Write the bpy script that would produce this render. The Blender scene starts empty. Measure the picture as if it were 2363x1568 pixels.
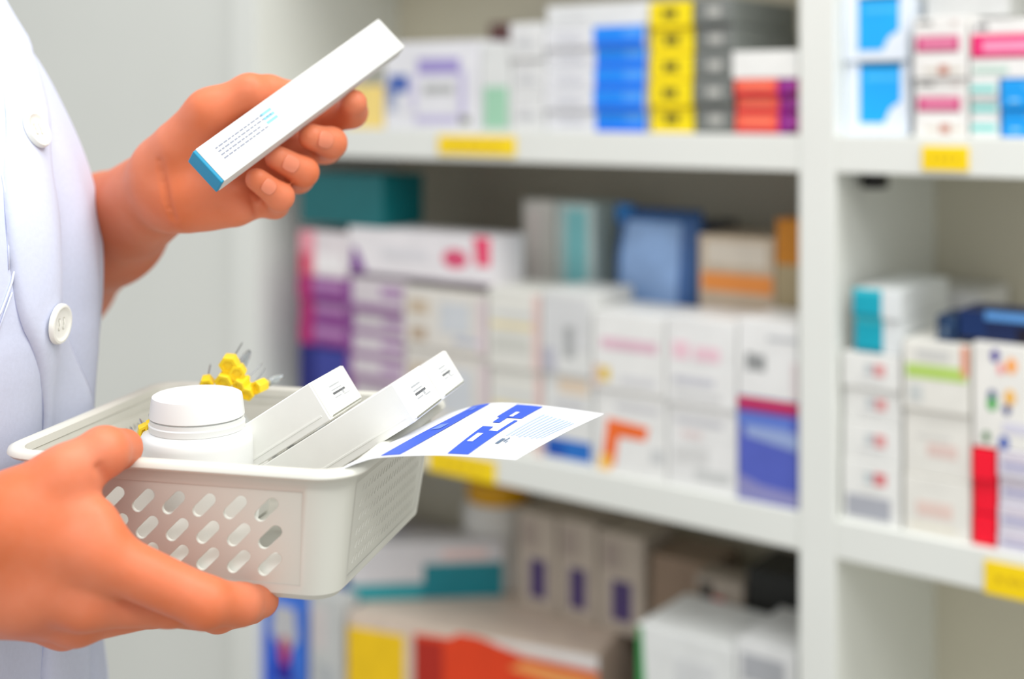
import bpy, bmesh, math, random
import numpy as np
from mathutils import Vector, Matrix
random.seed(7)
PI = math.pi
C = bpy.context.scene.collection

# ------------------------------------------------------------------ camera frame
F = 3000.0            # focal length in photograph pixels
CX, HY = 1181.5, 245  # principal column, horizon row
H = 1.32              # lens height above the floor

def P(px, py, Y):
    """point seen at photograph pixel (px, py), Y metres in front of the lens"""
    return Vector(((px - CX) / F * Y, Y, H + (HY - py) / F * Y))

# shelf frame: s along the front edge, n into the shelf
DS = Vector((0.801, -0.598, 0)); DN = Vector((0.598, 0.801, 0))
O = Vector((0.305, 1.3, 0))
YAW = math.atan2(-0.598, 0.801)
def S(s, n, z): return O + DS * s + DN * n + Vector((0, 0, z))
def s_at(px, n=0.0):
    k = (px - CX) / F
    o = O + DN * n
    return (k * o.y - o.x) / (DS.x - k * DS.y)
def t_at(px, n=0.0):
    return O.y + DN.y * n + DS.y * s_at(px, n)
def z_at(px, py, n=0.0):
    return H + (HY - py) / F * t_at(px, n)

# ------------------------------------------------------------------ materials
def lin(c):
    r = []
    for v in c:
        v = v / 255.0
        r.append(v / 12.92 if v <= 0.04045 else ((v + 0.055) / 1.055) ** 2.4)
    return tuple(r)
_m = {}
def mat(rgb, rough=0.5, name=None, vary=0.05, scale=30.0, bump=0.0, spec=0.4, metal=0.0, trans=0.0, alpha=1.0, sss=0.0):
    key = (rgb, rough, name, vary, scale, bump, spec, metal, trans, alpha, sss)
    if key in _m: return _m[key]
    m = bpy.data.materials.new(name or 'paint_%02x%02x%02x' % tuple(int(v) for v in rgb))
    m.use_nodes = True
    nt = m.node_tree
    b = nt.nodes['Principled BSDF']
    l = lin(rgb)
    b.inputs['Roughness'].default_value = rough
    b.inputs['Specular IOR Level'].default_value = spec
    b.inputs['Metallic'].default_value = metal
    b.inputs['Transmission Weight'].default_value = trans
    b.inputs['Alpha'].default_value = alpha
    tc = nt.nodes.new('ShaderNodeTexCoord')
    no = nt.nodes.new('ShaderNodeTexNoise')
    no.inputs['Scale'].default_value = scale
    no.inputs['Detail'].default_value = 3
    nt.links.new(tc.outputs['Object'], no.inputs['Vector'])
    rp = nt.nodes.new('ShaderNodeValToRGB')
    rp.color_ramp.elements[0].color = tuple(v * (1 - vary) for v in l) + (1,)
    rp.color_ramp.elements[1].color = tuple(min(1, v * (1 + vary)) for v in l) + (1,)
    rp.color_ramp.elements[0].position = 0.3
    rp.color_ramp.elements[1].position = 0.7
    nt.links.new(no.outputs['Fac'], rp.inputs['Fac'])
    nt.links.new(rp.outputs['Color'], b.inputs['Base Color'])
    if bump:
        bp = nt.nodes.new('ShaderNodeBump')
        bp.inputs['Strength'].default_value = bump
        bp.inputs['Distance'].default_value = 0.001
        nt.links.new(no.outputs['Fac'], bp.inputs['Height'])
        nt.links.new(bp.outputs['Normal'], b.inputs['Normal'])
    if sss:
        b.inputs['Subsurface Weight'].default_value = sss
        b.inputs['Subsurface Radius'].default_value = (1.0, 0.35, 0.15)
        b.inputs['Subsurface Scale'].default_value = 0.006
    _m[key] = m
    return m

WHITE = (243, 243, 241)
M_BOARD = mat((230, 232, 226), 0.35, 'shelf_laminate', 0.02, 4)
M_BACK = mat((210, 204, 184), 0.5, 'shelf_back_laminate', 0.03, 3)
M_WALL = mat((226, 228, 222), 0.7, 'wall_paint', 0.03, 2.5)
M_FLOOR = mat((170, 165, 155), 0.4, 'floor_vinyl', 0.08, 3)
M_BASKET = mat((218, 217, 207), 0.38, 'basket_plastic', 0.015, 12)
M_BOTTLE = mat((236, 237, 234), 0.3, 'bottle_plastic', 0.01, 10)
M_COAT = mat((211, 217, 238), 0.85, 'coat_cotton', 0.02, 400, 0.12, 0.15)
M_PLACKET = mat((216, 222, 242), 0.85, 'coat_cotton_placket', 0.02, 400, 0.12, 0.15)
M_BUTTON = mat((240, 240, 232), 0.3, 'button_plastic', 0.01, 20)
M_TROUSER = mat((60, 66, 84), 0.85, 'trouser_cloth', 0.1, 200)
M_YELLOW = mat((252, 214, 40), 0.35, 'yellow_plastic', 0.05, 60)
M_STEEL = mat((190, 192, 195), 0.25, 'steel', 0.02, 20, 0, 0.5, 0.9)
M_CLEAR = mat((225, 232, 235), 0.15, 'clear_plastic', 0.01, 20, 0, 0.5, 0, 0.75)
M_CARD = mat((240, 240, 234), 0.5, 'white_card', 0.015, 60)

def skin_material():
    m = bpy.data.materials.new('skin'); m.use_nodes = True
    nt = m.node_tree; b = nt.nodes['Principled BSDF']
    tc = nt.nodes.new('ShaderNodeTexCoord')
    n1 = nt.nodes.new('ShaderNodeTexNoise'); n1.inputs['Scale'].default_value = 28; n1.inputs['Detail'].default_value = 4
    n2 = nt.nodes.new('ShaderNodeTexNoise'); n2.inputs['Scale'].default_value = 260; n2.inputs['Detail'].default_value = 3
    rp = nt.nodes.new('ShaderNodeValToRGB')
    rp.color_ramp.elements[0].position = 0.32; rp.color_ramp.elements[1].position = 0.7
    rp.color_ramp.elements[0].color = lin((212, 112, 68)) + (1,)
    rp.color_ramp.elements[1].color = lin((221, 131, 96)) + (1,)
    nt.links.new(tc.outputs['Object'], n1.inputs['Vector']); nt.links.new(tc.outputs['Object'], n2.inputs['Vector'])
    nt.links.new(n1.outputs['Fac'], rp.inputs['Fac']); nt.links.new(rp.outputs['Color'], b.inputs['Base Color'])
    bp = nt.nodes.new('ShaderNodeBump'); bp.inputs['Strength'].default_value = 0.12; bp.inputs['Distance'].default_value = 0.0008
    nt.links.new(n2.outputs['Fac'], bp.inputs['Height']); nt.links.new(bp.outputs['Normal'], b.inputs['Normal'])
    b.inputs['Roughness'].default_value = 0.5
    b.inputs['Specular IOR Level'].default_value = 0.35
    b.inputs['Subsurface Weight'].default_value = 0.25
    b.inputs['Subsurface Radius'].default_value = (1.0, 0.3, 0.12)
    b.inputs['Subsurface Scale'].default_value = 0.006
    return m
M_SKIN = skin_material()
M_NAIL = mat((228, 136, 104), 0.35, 'nail', 0.02, 40, 0, 0.35)

# ------------------------------------------------------------------ object helpers
def link(name, me, parent=None):
    o = bpy.data.objects.new(name, me); C.objects.link(o)
    if parent is not None: o.parent = parent
    return o
def mesh_obj(name, verts, faces, mats, parent=None, fmat=None, smooth=False):
    me = bpy.data.meshes.new(name)
    me.from_pydata([tuple(v) for v in verts], [], faces)
    for m in (mats if isinstance(mats, (list, tuple)) else [mats]): me.materials.append(m)
    if fmat is not None: me.polygons.foreach_set('material_index', fmat)
    if smooth: me.polygons.foreach_set('use_smooth', [True] * len(me.polygons))
    me.update()
    return link(name, me, parent)
def bm_obj(name, bm, mats, parent=None, smooth=False, smooth_angle=None):
    me = bpy.data.meshes.new(name); bm.to_mesh(me); bm.free()
    for m in (mats if isinstance(mats, (list, tuple)) else [mats]): me.materials.append(m)
    if smooth: me.polygons.foreach_set('use_smooth', [True] * len(me.polygons))
    if smooth_angle is not None:
        me.polygons.foreach_set('use_smooth', [True] * len(me.polygons))
        me.set_sharp_from_angle(angle=smooth_angle)
    return link(name, me, parent)
def tag(o, label=None, cat=None, group=None, kind=None):
    if label: o['label'] = label
    if cat: o['category'] = cat
    if group: o['group'] = group
    if kind: o['kind'] = kind
    return o
def empty(name, loc=(0, 0, 0), rotz=0.0):
    o = bpy.data.objects.new(name, None); C.objects.link(o)
    o.empty_display_size = 0.02
    o.location = loc; o.rotation_euler = (0, 0, rotz)
    return o

def bm_box(bm, lo, hi, bev=0.0, mi=0):
    lo, hi = Vector(lo), Vector(hi)
    r = bmesh.ops.create_cube(bm, size=1.0)
    vs = r['verts']
    for v in vs:
        v.co = Vector(((lo.x + hi.x) / 2 + v.co.x * (hi.x - lo.x),
                       (lo.y + hi.y) / 2 + v.co.y * (hi.y - lo.y),
                       (lo.z + hi.z) / 2 + v.co.z * (hi.z - lo.z)))
    fs = set(f for v in vs for f in v.link_faces)
    for f in fs: f.material_index = mi
    if bev > 0:
        es = list(set(e for v in vs for e in v.link_edges))
        bmesh.ops.bevel(bm, geom=es, offset=bev, segments=2, affect='EDGES', profile=0.5)

def lathe(bm, prof, cx=0, cy=0, seg=48, mi=0, cap=True):
    rings = []
    for r, z in prof:
        rings.append([bm.verts.new((cx + r * math.cos(2 * PI * i / seg), cy + r * math.sin(2 * PI * i / seg), z)) for i in range(seg)])
    for a, b in zip(rings, rings[1:]):
        for i in range(seg):
            f = bm.faces.new((a[i], a[(i + 1) % seg], b[(i + 1) % seg], b[i])); f.material_index = mi
    if cap:
        bm.faces.new(list(reversed(rings[0]))).material_index = mi
        bm.faces.new(rings[-1]).material_index = mi

def tube_bm(bm, pts, r, seg=10, closed=False, mi=0):
    pts = [Vector(p) for p in pts]; n = len(pts); rings = []
    rr = r if isinstance(r, (list, tuple)) else [r] * n
    up = None
    for i, p in enumerate(pts):
        a = pts[(i - 1) % n] if (closed or i > 0) else p
        b = pts[(i + 1) % n] if (closed or i < n - 1) else p
        d = (b - a).normalized()
        if up is None:
            up = d.orthogonal().normalized()
        up = (up - d * up.dot(d)).normalized()
        w = d.cross(up)
        rings.append([bm.verts.new(p + (up * math.cos(2 * PI * k / seg) + w * math.sin(2 * PI * k / seg)) * rr[i]) for k in range(seg)])
    m = n if closed else n - 1
    for i in range(m):
        a, b = rings[i], rings[(i + 1) % n]
        for k in range(seg):
            bm.faces.new((a[k], a[(k + 1) % seg], b[(k + 1) % seg], b[k])).material_index = mi
    if not closed:
        bm.faces.new(list(reversed(rings[0]))).material_index = mi
        bm.faces.new(rings[-1]).material_index = mi

# ------------------------------------------------------------------ signed distance bodies -> mesh
class Field:
    def __init__(self, lo, hi, h):
        self.lo = np.array(lo, np.float32); self.h = h
        self.n = np.ceil((np.array(hi) - np.array(lo)) / h).astype(int) + 1
        self.ax = [self.lo[i] + h * np.arange(self.n[i], dtype=np.float32) for i in range(3)]
    def new(self): return np.full(tuple(self.n), 0.2, np.float32)
    def cone(self, a, b, ra, rb, sq=None, out=None, k=0.0):
        """tapered capsule, smooth-unioned into out"""
        a = np.array(a, np.float32); b = np.array(b, np.float32)
        pad = max(ra, rb) + 0.03
        sl = []
        for i in range(3):
            l, u = min(a[i], b[i]) - pad, max(a[i], b[i]) + pad
            i0 = max(0, int((l - self.lo[i]) / self.h)); i1 = min(self.n[i], int((u - self.lo[i]) / self.h) + 2)
            if i1 <= i0: return out
            sl.append(slice(i0, i1))
        X = self.ax[0][sl[0]][:, None, None]; Y = self.ax[1][sl[1]][None, :, None]; Z = self.ax[2][sl[2]][None, None, :]
        d = b - a; L = float(d @ d) + 1e-12
        t = np.clip(((X - a[0]) * d[0] + (Y - a[1]) * d[1] + (Z - a[2]) * d[2]) / L, 0, 1)
        dist = np.sqrt((X - a[0] - t * d[0]) ** 2 + (Y - a[1] - t * d[1]) ** 2 + (Z - a[2] - t * d[2]) ** 2) - (ra + (rb - ra) * t)
        o = out[tuple(sl)]
        out[tuple(sl)] = smin(o, dist, k)
        return out
def smin(a, b, k):
    if k <= 0: return np.minimum(a, b)
    h = np.clip(0.5 + 0.5 * (b - a) / k, 0, 1)
    return b + (a - b) * h - k * h * (1 - h)
def surface(fld, V):
    n = V.shape
    ins = V < 0
    c = np.zeros(tuple(m - 1 for m in n), np.int8)
    offs = [(i, j, k) for i in (0, 1) for j in (0, 1) for k in (0, 1)]
    def cr(A, o): return A[o[0]:o[0] + n[0] - 1, o[1]:o[1] + n[1] - 1, o[2]:o[2] + n[2] - 1]
    for o in offs: c += cr(ins, o)
    act = (c > 0) & (c < 8)
    idx = np.argwhere(act)
    ids = np.full(act.shape, -1, np.int64); ids[act] = np.arange(len(idx))
    acc = np.zeros((len(idx), 3)); cnt = np.zeros(len(idx))
    val = {o: V[idx[:, 0] + o[0], idx[:, 1] + o[1], idx[:, 2] + o[2]] for o in offs}
    for o in offs:
        for ax in range(3):
            if o[ax]: continue
            p = list(o); p[ax] = 1; p = tuple(p)
            va, vb = val[o], val[p]
            m = (va < 0) != (vb < 0)
            t = np.where(m, va / np.where(m, va - vb, 1), 0)
            q = np.tile(np.array(o, float), (len(idx), 1)); q[:, ax] = t
            acc[m] += q[m]; cnt[m] += 1
    verts = (idx + acc / cnt[:, None]) * fld.h + fld.lo
    faces = []
    for ax in range(3):
        u, v = (ax + 1) % 3, (ax + 2) % 3
        sa = [slice(None)] * 3; sb = [slice(None)] * 3
        sa[ax] = slice(0, n[ax] - 1); sb[ax] = slice(1, n[ax])
        A, B = ins[tuple(sa)], ins[tuple(sb)]
        e = np.argwhere(A != B)
        ok = (e[:, u] > 0) & (e[:, v] > 0) & (e[:, u] < n[u] - 1) & (e[:, v] < n[v] - 1)
        e = e[ok]
        q = []
        for du, dv in ((-1, -1), (0, -1), (0, 0), (-1, 0)):
            w = e.copy(); w[:, u] += du; w[:, v] += dv
            q.append(ids[w[:, 0], w[:, 1], w[:, 2]])
        q = np.stack(q, 1)
        fl = ~A[e[:, 0], e[:, 1], e[:, 2]]
        q[fl] = q[fl][:, ::-1]
        faces.append(q)
    faces = np.concatenate(faces)
    # two rounds of gentle smoothing
    ed = np.concatenate([faces[:, [0, 1]], faces[:, [1, 2]], faces[:, [2, 3]], faces[:, [3, 0]]])
    for f in (0.5, -0.35, 0.5):
        s = np.zeros_like(verts); k = np.zeros(len(verts))
        np.add.at(s, ed[:, 0], verts[ed[:, 1]]); np.add.at(k, ed[:, 0], 1)
        np.add.at(s, ed[:, 1], verts[ed[:, 0]]); np.add.at(k, ed[:, 1], 1)
        verts = verts + f * (s / np.maximum(k, 1)[:, None] - verts)
    return verts, faces

# ================================================================== SETTING
def shelf_box(bm, s0, s1, n0, n1, z0, z1, bev=0.0015):
    bm_box(bm, (s0, n0, z0), (s1, n1, z1), bev)
D = 0.30
def structure(name, bm, m):
    o = bm_obj(name, bm, m); o['kind'] = 'structure'; return o
bm = bmesh.new(); bm_box(bm, (-3.5, -1.5, -0.05), (3.0, 4.5, 0.0)); structure('floor', bm, M_FLOOR)
bm = bmesh.new(); bm_box(bm, (-3.2, D + 0.012, 0), (1.6, D + 0.10, 2.7)); w = structure('wall_back', bm, M_WALL)
w.location = O; w.rotation_euler[2] = YAW
bm = bmesh.new(); bm_box(bm, (-3.2, 0.012, 0), (-0.874, D + 0.010, 2.7)); w = structure('wall_left', bm, M_WALL)
w.location = O; w.rotation_euler[2] = YAW

unit = empty('shelving_unit', O, YAW)
tag(unit, 'white laminate shelving unit with deep open bays full of medicine packages', 'shelves')
UP = [(-0.871, -0.821), (-0.0196, 0.019), (0.80, 0.84)]
ZB = [(H + 0.31, H + 0.347), (H - 0.0663, H - 0.029), (H - 0.449, H - 0.410), (H - 0.87, H - 0.832), (H - 1.25, H - 1.212)]
ZU, ZL, ZD = ZB[1][1], ZB[2][1], ZB[3][1]
for a, b in UP:
    bm = bmesh.new(); shelf_box(bm, a, b, 0, D, 0.0, H + 0.72); bm_obj('upright', bm, M_BOARD, unit)
for (a0, a1), (b0, b1) in zip(UP, UP[1:]):
    for z0, z1 in ZB:
        bm = bmesh.new(); shelf_box(bm, a1, b0, 0.001, D, z0, z1); bm_obj('shelf_board', bm, M_BOARD, unit)
    bm = bmesh.new(); shelf_box(bm, a1, b0, D - 0.006, D, 0.02, H + 0.72, 0); bm_obj('back_panel', bm, M_BACK, unit)
bm = bmesh.new(); shelf_box(bm, UP[0][0], UP[2][1], 0, D, H + 0.72, H + 0.757); bm_obj('top_board', bm, M_BOARD, unit)
# dark shelf pin under the upper board of the right bay
bm = bmesh.new()
q = s_at(2018, 0.06)
bm_box(bm, (q - 0.011, 0.05, ZB[1][0] - 0.018), (q + 0.011, 0.072, ZB[1][0]), 0.003)
pin = bm_obj('shelf_clip', bm, mat((14, 14, 14), 0.4), unit); pin['label'] = 'small black clip under the board'

# ================================================================== CARTONS
def text_bars(u0, v0, u1, v1, rows, col):
    """rows of unreadable small print"""
    out = []
    hgt = (v1 - v0) / (rows * 1.7)
    for i in range(rows):
        v = v1 - (i + 0.85) * (v1 - v0) / rows
        out.append((u0, v - hgt / 2, u1 - (u1 - u0) * 0.15 * ((i * 7) % 3), v + hgt / 2, col))
    return out
def dot(u, v, r, asp, col, n=20):
    return ([(u + r * math.cos(2 * PI * i / n), v + r * asp * math.sin(2 * PI * i / n)) for i in range(n)], col)

def carton(x0, x1, zb, zt, n=0.008, dep=0.10, col=WHITE, prints=(), name='medicine_carton', label=None, cat='box', group=None, turn=0.0, rough=0.42, width=None, ns=None):
    s0, s1 = s_at(x0, n if ns is None else ns), s_at(x1, n if ns is None else ns)
    if s1 < 0.0: s0, s1 = max(s0, -0.8205), min(s1, -0.0200)
    elif s0 > -0.01: s0 = max(s0, 0.0196)
    w, h = (width or s1 - s0), zt - zb
    gap = 0.0006
    bm = bmesh.new()
    bm_box(bm, (-w / 2 + gap, 0, 0), (w / 2 - gap, dep, h - 0.0008), 0.0009)
    mats = [mat(col, rough)]
    for p in prints:
        if len(p) == 5:
            u0, v0, u1, v1, c = p; poly = [(u0, v0), (u1, v0), (u1, v1), (u0, v1)]
        else:
            poly, c = p
        m = mat(c, rough)
        if m not in mats: mats.append(m)
        mi = mats.index(m)
        e = 0.0004 + 0.00003 * len(bm.faces) * 0.01
        vs = [bm.verts.new((-w / 2 + gap + u * (w - 2 * gap), -e, v * h)) for u, v in [(a, min(.985, max(.012, b))) for a, b in poly]]
        vb = [bm.verts.new((v.co.x, 0.0006, v.co.z)) for v in vs]
        f = bm.faces.new(vs); f.material_index = mi
        for i in range(len(vs)):
            g = bm.faces.new((vs[i], vb[i], vb[(i + 1) % len(vs)], vs[(i + 1) % len(vs)])); g.material_index = mi
    o = bm_obj(name, bm, mats)
    o.location = S(s0 + w / 2 * math.cos(turn), n + w / 2 * math.sin(turn), zb + 0.0003); o.rotation_euler[2] = YAW + turn
    tag(o, label, cat, group)
    return o
ORD = {2: ['upper', 'lower'], 3: ['topmost', 'middle', 'lowest'], 4: ['topmost', 'second from the top', 'third from the top', 'lowest'],
       5: ['topmost', 'second from the top', 'middle', 'second from the bottom', 'lowest']}
def stack(x0, x1, zb, tops, desc, group=None, n=0.008, dep=0.10, col=WHITE, prints=(), **kw):
    """tops: pixel rows of the upper edges, first the topmost; prints may be one list or one list per carton"""
    xm = (x0 + x1) / 2
    zs = [z_at(xm, y, n) for y in tops] + [zb]
    N = len(tops); out = []
    for i in range(N - 1, -1, -1):
        pr = prints[i] if (prints and isinstance(prints[0], list)) else prints
        dn = 0.0 if N == 1 else 0.002 * ((i * 5) % 3 - 1)
        lb = desc if N == 1 else '%s, %s of %d in its stack' % (desc, ORD[N][i], N)
        out.append(carton(x0, x1, zs[i + 1], zs[i], n + dn, dep, col, pr, ns=n, label=lb, group=group if N > 1 else None, **kw))
    return zs[0]

GREYT = (150, 150, 152); LGREY = (205, 206, 208)
# ---- upper board, middle bay
stack(800, 884, ZU, [196], 'pale yellow carton on the upper shelf just behind the fingertips', col=(246, 218, 130), dep=0.1)
lav = (176, 166, 208)
ring = [(0.36, .62, .80, .80, (160, 148, 204)), (0.33, .06, .78, .16, (196, 190, 220)), (.79, .16, .86, .66, (198, 192, 224)), (.28, .22, .35, .6, (205, 200, 224)),
        (.42, .40, .74, .50, (178, 180, 178)), (.05, .42, .26, .62, (62, 96, 176)), (.03, .2, .14, .42, (170, 178, 200)), (.80, .06, .90, .15, (120, 124, 106)), (.02, .36, .12, .5, (110, 130, 180))]
stack(886, 1108, ZU, [95], 'wide white carton with a lavender ring and blue mark on the upper shelf', col=(228, 228, 232), dep=0.14, prints=ring)
stack(1110, 1176, ZU, [100], 'narrow white carton with a pale green patch, beside the lavender-ringed carton', col=(222, 224, 222), dep=0.14, prints=[(.1, .02, .95, .5, (160, 208, 178))])
stack(1128, 1178, ZU, [52], 'dark maroon carton standing behind the carton with the green patch', n=0.20, dep=0.06, col=(112, 72, 70))
stack(1178, 1256, ZU, [52, 137, 222], 'plain white carton left of the blue and white cartons', 'plain white cartons on the upper shelf', col=(226, 227, 226), dep=0.16,
      prints=[(.2, .3, .75, .5, (200, 202, 204)), (.2, .62, .6, .74, (214, 214, 216))])
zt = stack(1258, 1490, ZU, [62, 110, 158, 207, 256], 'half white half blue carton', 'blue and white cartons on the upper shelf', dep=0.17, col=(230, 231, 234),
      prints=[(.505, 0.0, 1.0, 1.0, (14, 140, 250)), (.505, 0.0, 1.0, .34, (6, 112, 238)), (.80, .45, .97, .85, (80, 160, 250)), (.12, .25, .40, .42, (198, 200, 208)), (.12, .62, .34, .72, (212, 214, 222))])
carton(1261, 1497, zt, z_at(1375, 8, 0.008), 0.008, 0.17, (226, 228, 228), [(.1, .3, .4, .5, (214, 216, 218))], label='white carton lying on top of the blue and white stack')
dk = (96, 86, 20)
stack(1500, 1598, ZU, [3, 64, 125, 187, 246], 'bright yellow carton with a dark mark', 'yellow cartons on the upper shelf', dep=0.16, col=(253, 226, 0),
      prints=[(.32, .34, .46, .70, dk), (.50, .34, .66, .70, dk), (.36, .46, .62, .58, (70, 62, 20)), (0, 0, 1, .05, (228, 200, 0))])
stack(1602, 1692, ZU, [-6, 58, 120, 182, 243], 'grey carton with a pale mark', 'grey cartons on the upper shelf', dep=0.16, col=(122, 126, 122),
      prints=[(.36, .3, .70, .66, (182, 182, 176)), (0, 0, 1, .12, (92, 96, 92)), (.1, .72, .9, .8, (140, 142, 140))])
z3 = stack(1696, 1842, ZU, [182, 222, 262], 'orange and purple carton', 'orange and purple cartons on the upper shelf', dep=0.15, col=(255, 100, 78),
      prints=[(.70, 0, 1, 1, (140, 12, 130)), (0, 0, .70, .24, (196, 20, 48)), (.1, .45, .6, .75, (255, 130, 100)), (.82, .4, .95, .8, (170, 80, 165)), (.84, 0, 1, .22, (60, 0, 60))])
carton(1688, 1843, z3, z_at(1766, 116, 0.006), 0.006, 0.15, (240, 240, 236), label='white carton lying on top of the orange and purple stack')
# ---- upper board, right bay
cy = (0, 160, 250)
stack(1936, 2096, ZU, [-10, 142], 'white carton with a cyan square', 'cyan and white cartons in the upper bay', n=0.02, dep=0.18, col=(232, 240, 250),
      prints=[([(.24, .16), (.62, .16), (.72, .36), (.88, .46), (.88, .92), (.24, .92)], (22, 172, 252)), (.24, .92, .9, .99, (20, 110, 150)), (.34, .74, .86, .82, (70, 190, 252))])
pk = (206, 58, 120)
zp = stack(2108, 2234, ZU, [38, 181], 'white carton with a dark pink band', 'pink-banded white cartons', n=0.012, dep=0.16, col=(238, 236, 232),
      prints=[(.05, .42, .86, .68, pk), (.14, .50, .78, .62, (232, 140, 172)), (.05, .42, .86, .46, (150, 30, 80)), (.08, .86, .36, .93, (140, 142, 140)), (.7, .85, .84, .92, (214, 200, 196)), (.2, .1, .9, .16, (214, 206, 190)), (.48, .06, .66, .2, (190, 120, 100))])
carton(2134, 2330, zp, z_at(2215, -35, 0.05), 0.05, 0.12, (206, 207, 205), label='grey white carton lying across the pink-banded cartons')
zq = stack(2238, 2306, ZU, [182, 226, 272], 'slim white carton with a teal band', 'slim teal-banded cartons', n=0.012, dep=0.15, col=(236, 238, 236),
      prints=[(.02, .30, .92, .62, (110, 212, 204))])
stack(2309, 2420, ZU, [182, 250], 'sky blue carton with white specks', 'sky blue cartons in the upper bay', n=0.012, dep=0.15, col=(14, 158, 240),
      prints=[(.2, .2, .4, .3, (150, 214, 248)), (.5, .7, .8, .76, (120, 200, 246))])
carton(2237, 2420, zq, z_at(2328, 42, 0.012), 0.012, 0.15, (238, 236, 233), [(.02, .34, 1, .74, (236, 10, 110)), (.16, .44, 1, .64, (244, 150, 186)), (.02, .34, 1, .38, (150, 10, 70)), (.08, .82, .24, .91, (120, 120, 122)), (.04, .08, .5, .2, (190, 216, 204))],
       label='white carton with a wide magenta band above the teal-banded cartons')

# ---- lower board, middle bay
zn = stack(690, 800, ZL, [800], 'navy blue carton under the magenta and purple ones', n=0.012, dep=0.16, col=(8, 20, 112), prints=[(.35, .45, 1, .95, (52, 62, 150))])
zm = stack(690, 800, zn, [640, 693, 747], 'magenta and purple carton on the navy carton', 'magenta and purple cartons', n=0.012, dep=0.16, col=(150, 78, 150),
      prints=[(0, 0, .30, 1, (176, 24, 108)), (.34, .5, .96, .8, (176, 130, 178)), (.3, 0, 1, .18, (118, 40, 126))])
zw = stack(802, 932, ZL, [645, 724, 777, 830, 884], 'white carton with purple seams', 'white and purple cartons', n=0.010, dep=0.16, col=(212, 204, 208),
      prints=[(0, 0, 1, .26, (146, 100, 150)), (.0, .26, .10, 1, (140, 70, 150)), (.62, .5, 1, .8, (170, 130, 176))])
zx = max(zm, zw)
za = stack(690, 800, zm, [535], 'white carton with a pink edge on the magenta stack', n=0.012, dep=0.14, col=(226, 218, 220), prints=[(0, 0, .34, 1, (232, 150, 164)), (.34, .1, .9, .5, (240, 236, 236)), (.0, 0, .24, .5, (214, 60, 100))])
zl = z_at(1000, 541, 0.0)
zw = max(zw, z_at(1140, 668, 0.008) + .0004)
tri = ([(.02, .02), (.14, .02), (.07, .5), (.03, .6)], (112, 10, 140))
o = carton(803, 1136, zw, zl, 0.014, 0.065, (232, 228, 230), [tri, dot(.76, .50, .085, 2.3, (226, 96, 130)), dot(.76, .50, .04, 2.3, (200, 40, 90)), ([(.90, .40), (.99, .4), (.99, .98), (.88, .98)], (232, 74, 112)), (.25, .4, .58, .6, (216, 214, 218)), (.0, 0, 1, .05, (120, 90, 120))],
       label='long white carton with a pink disc and purple wedge lying on the purple-seamed stack')
zt = max(za, zl)
stack(692, 884, zt, [400], 'dark teal box lying at the top of the pile under the upper board', n=0.02, dep=0.08, col=(0, 98, 102), name='teal_box')
# row of pale cartons
br = (196, 176, 150)
stack(934, 1126, ZL, [670, 810], 'cream white carton with brown and grey print', 'cream cartons beside the purple-seamed stack', n=0.010, dep=0.09, col=(222, 218, 210),
      prints=[(.06, .55, .30, .80, (198, 180, 156)), (.45, .3, .8, .8, (206, 210, 214)), (.08, .12, .28, .34, (186, 164, 140)), (.62, .15, .9, .24, (182, 188, 204)), (.9, .0, 1, .9, (220, 204, 208))])
stack(1128, 1250, ZL, [668, 852], 'white carton with faint yellow stripes', 'faintly striped white cartons', n=0.008, dep=0.09, col=(226, 225, 217),
      prints=[(.05, .5, .9, .58, (226, 212, 168)), (.1, .66, .9, .72, (206, 208, 206)), (.1, .2, .8, .42, (206, 206, 198)), (.86, .0, 1, .95, (226, 196, 190))])
stack(1252, 1368, ZL, [672, 865], 'light grey white carton with a dark smudge of print', 'light grey cartons mid shelf', n=0.008, dep=0.09, col=(224, 225, 222),
      prints=[[(.05, .3, .95, .92, (212, 213, 213)), (.46, .2, .66, .58, (170, 172, 172)), (.0, .0, .3, .3, (190, 190, 200))],
              [(.04, .04, .96, .26, (30, 110, 196)), (.04, .04, .42, .22, (10, 80, 176)), (.2, .6, .8, .7, (204, 204, 206)), (.3, .78, .9, .95, (226, 208, 186))]])
stack(1370, 1536, ZL, [724, 905], 'white carton with a band of pink print', 'pink print white cartons', n=0.006, dep=0.09, col=(234, 234, 231),
      prints=[[(.12, .52, .9, .66, (224, 186, 200)), (.04, .10, .24, .28, (232, 200, 80)), (.4, .1, .9, .2, (214, 214, 216)), (0, 0, .1, .3, (228, 204, 190))],
              [([(.10, .08), (.28, .08), (.34, .44), (.72, .44), (.76, .60), (.18, .64)], (244, 110, 40)), ([(.05, .02), (.22, .02), (.24, .2), (.08, .2)], (250, 196, 90)), (.3, .76, .9, .84, (206, 206, 208)), (.8, .2, .96, .36, (206, 208, 208))]])
stack(1538, 1700, ZL, [736, 940], 'white carton with pale rose lettering', 'rose lettered white cartons', n=0.006, dep=0.09, col=(233, 233, 231),
      prints=[[(.1, .52, .34, .72, (236, 200, 210)), (.42, .52, .78, .68, (236, 200, 210)), (.12, .24, .7, .32, (196, 196, 204)), (.12, .10, .8, .15, (206, 206, 206))],
              [(.12, .76, .8, .84, (200, 200, 204)), (.1, .3, .6, .5, (216, 216, 214)), (.4, .12, .9, .24, (204, 206, 204)), (.2, .6, .5, .68, (222, 206, 204))]])
zb = stack(1702, 1842, ZL, [922], 'blue carton with a red top edge at the end of the shelf', n=0.006, dep=0.09, col=(84, 98, 190),
      prints=[(0, .92, 1, 1, (214, 40, 66)), (0, .86, 1, .92, (150, 50, 120)), ([(.1, .78), (1, .7), (1, .54), (.14, .62)], (150, 168, 212)), ([(0, 0), (1, 0), (1, .14), (.4, .16), (0, .24)], (142, 142, 194)), (.0, .72, .9, .84, (96, 124, 206))])
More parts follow.
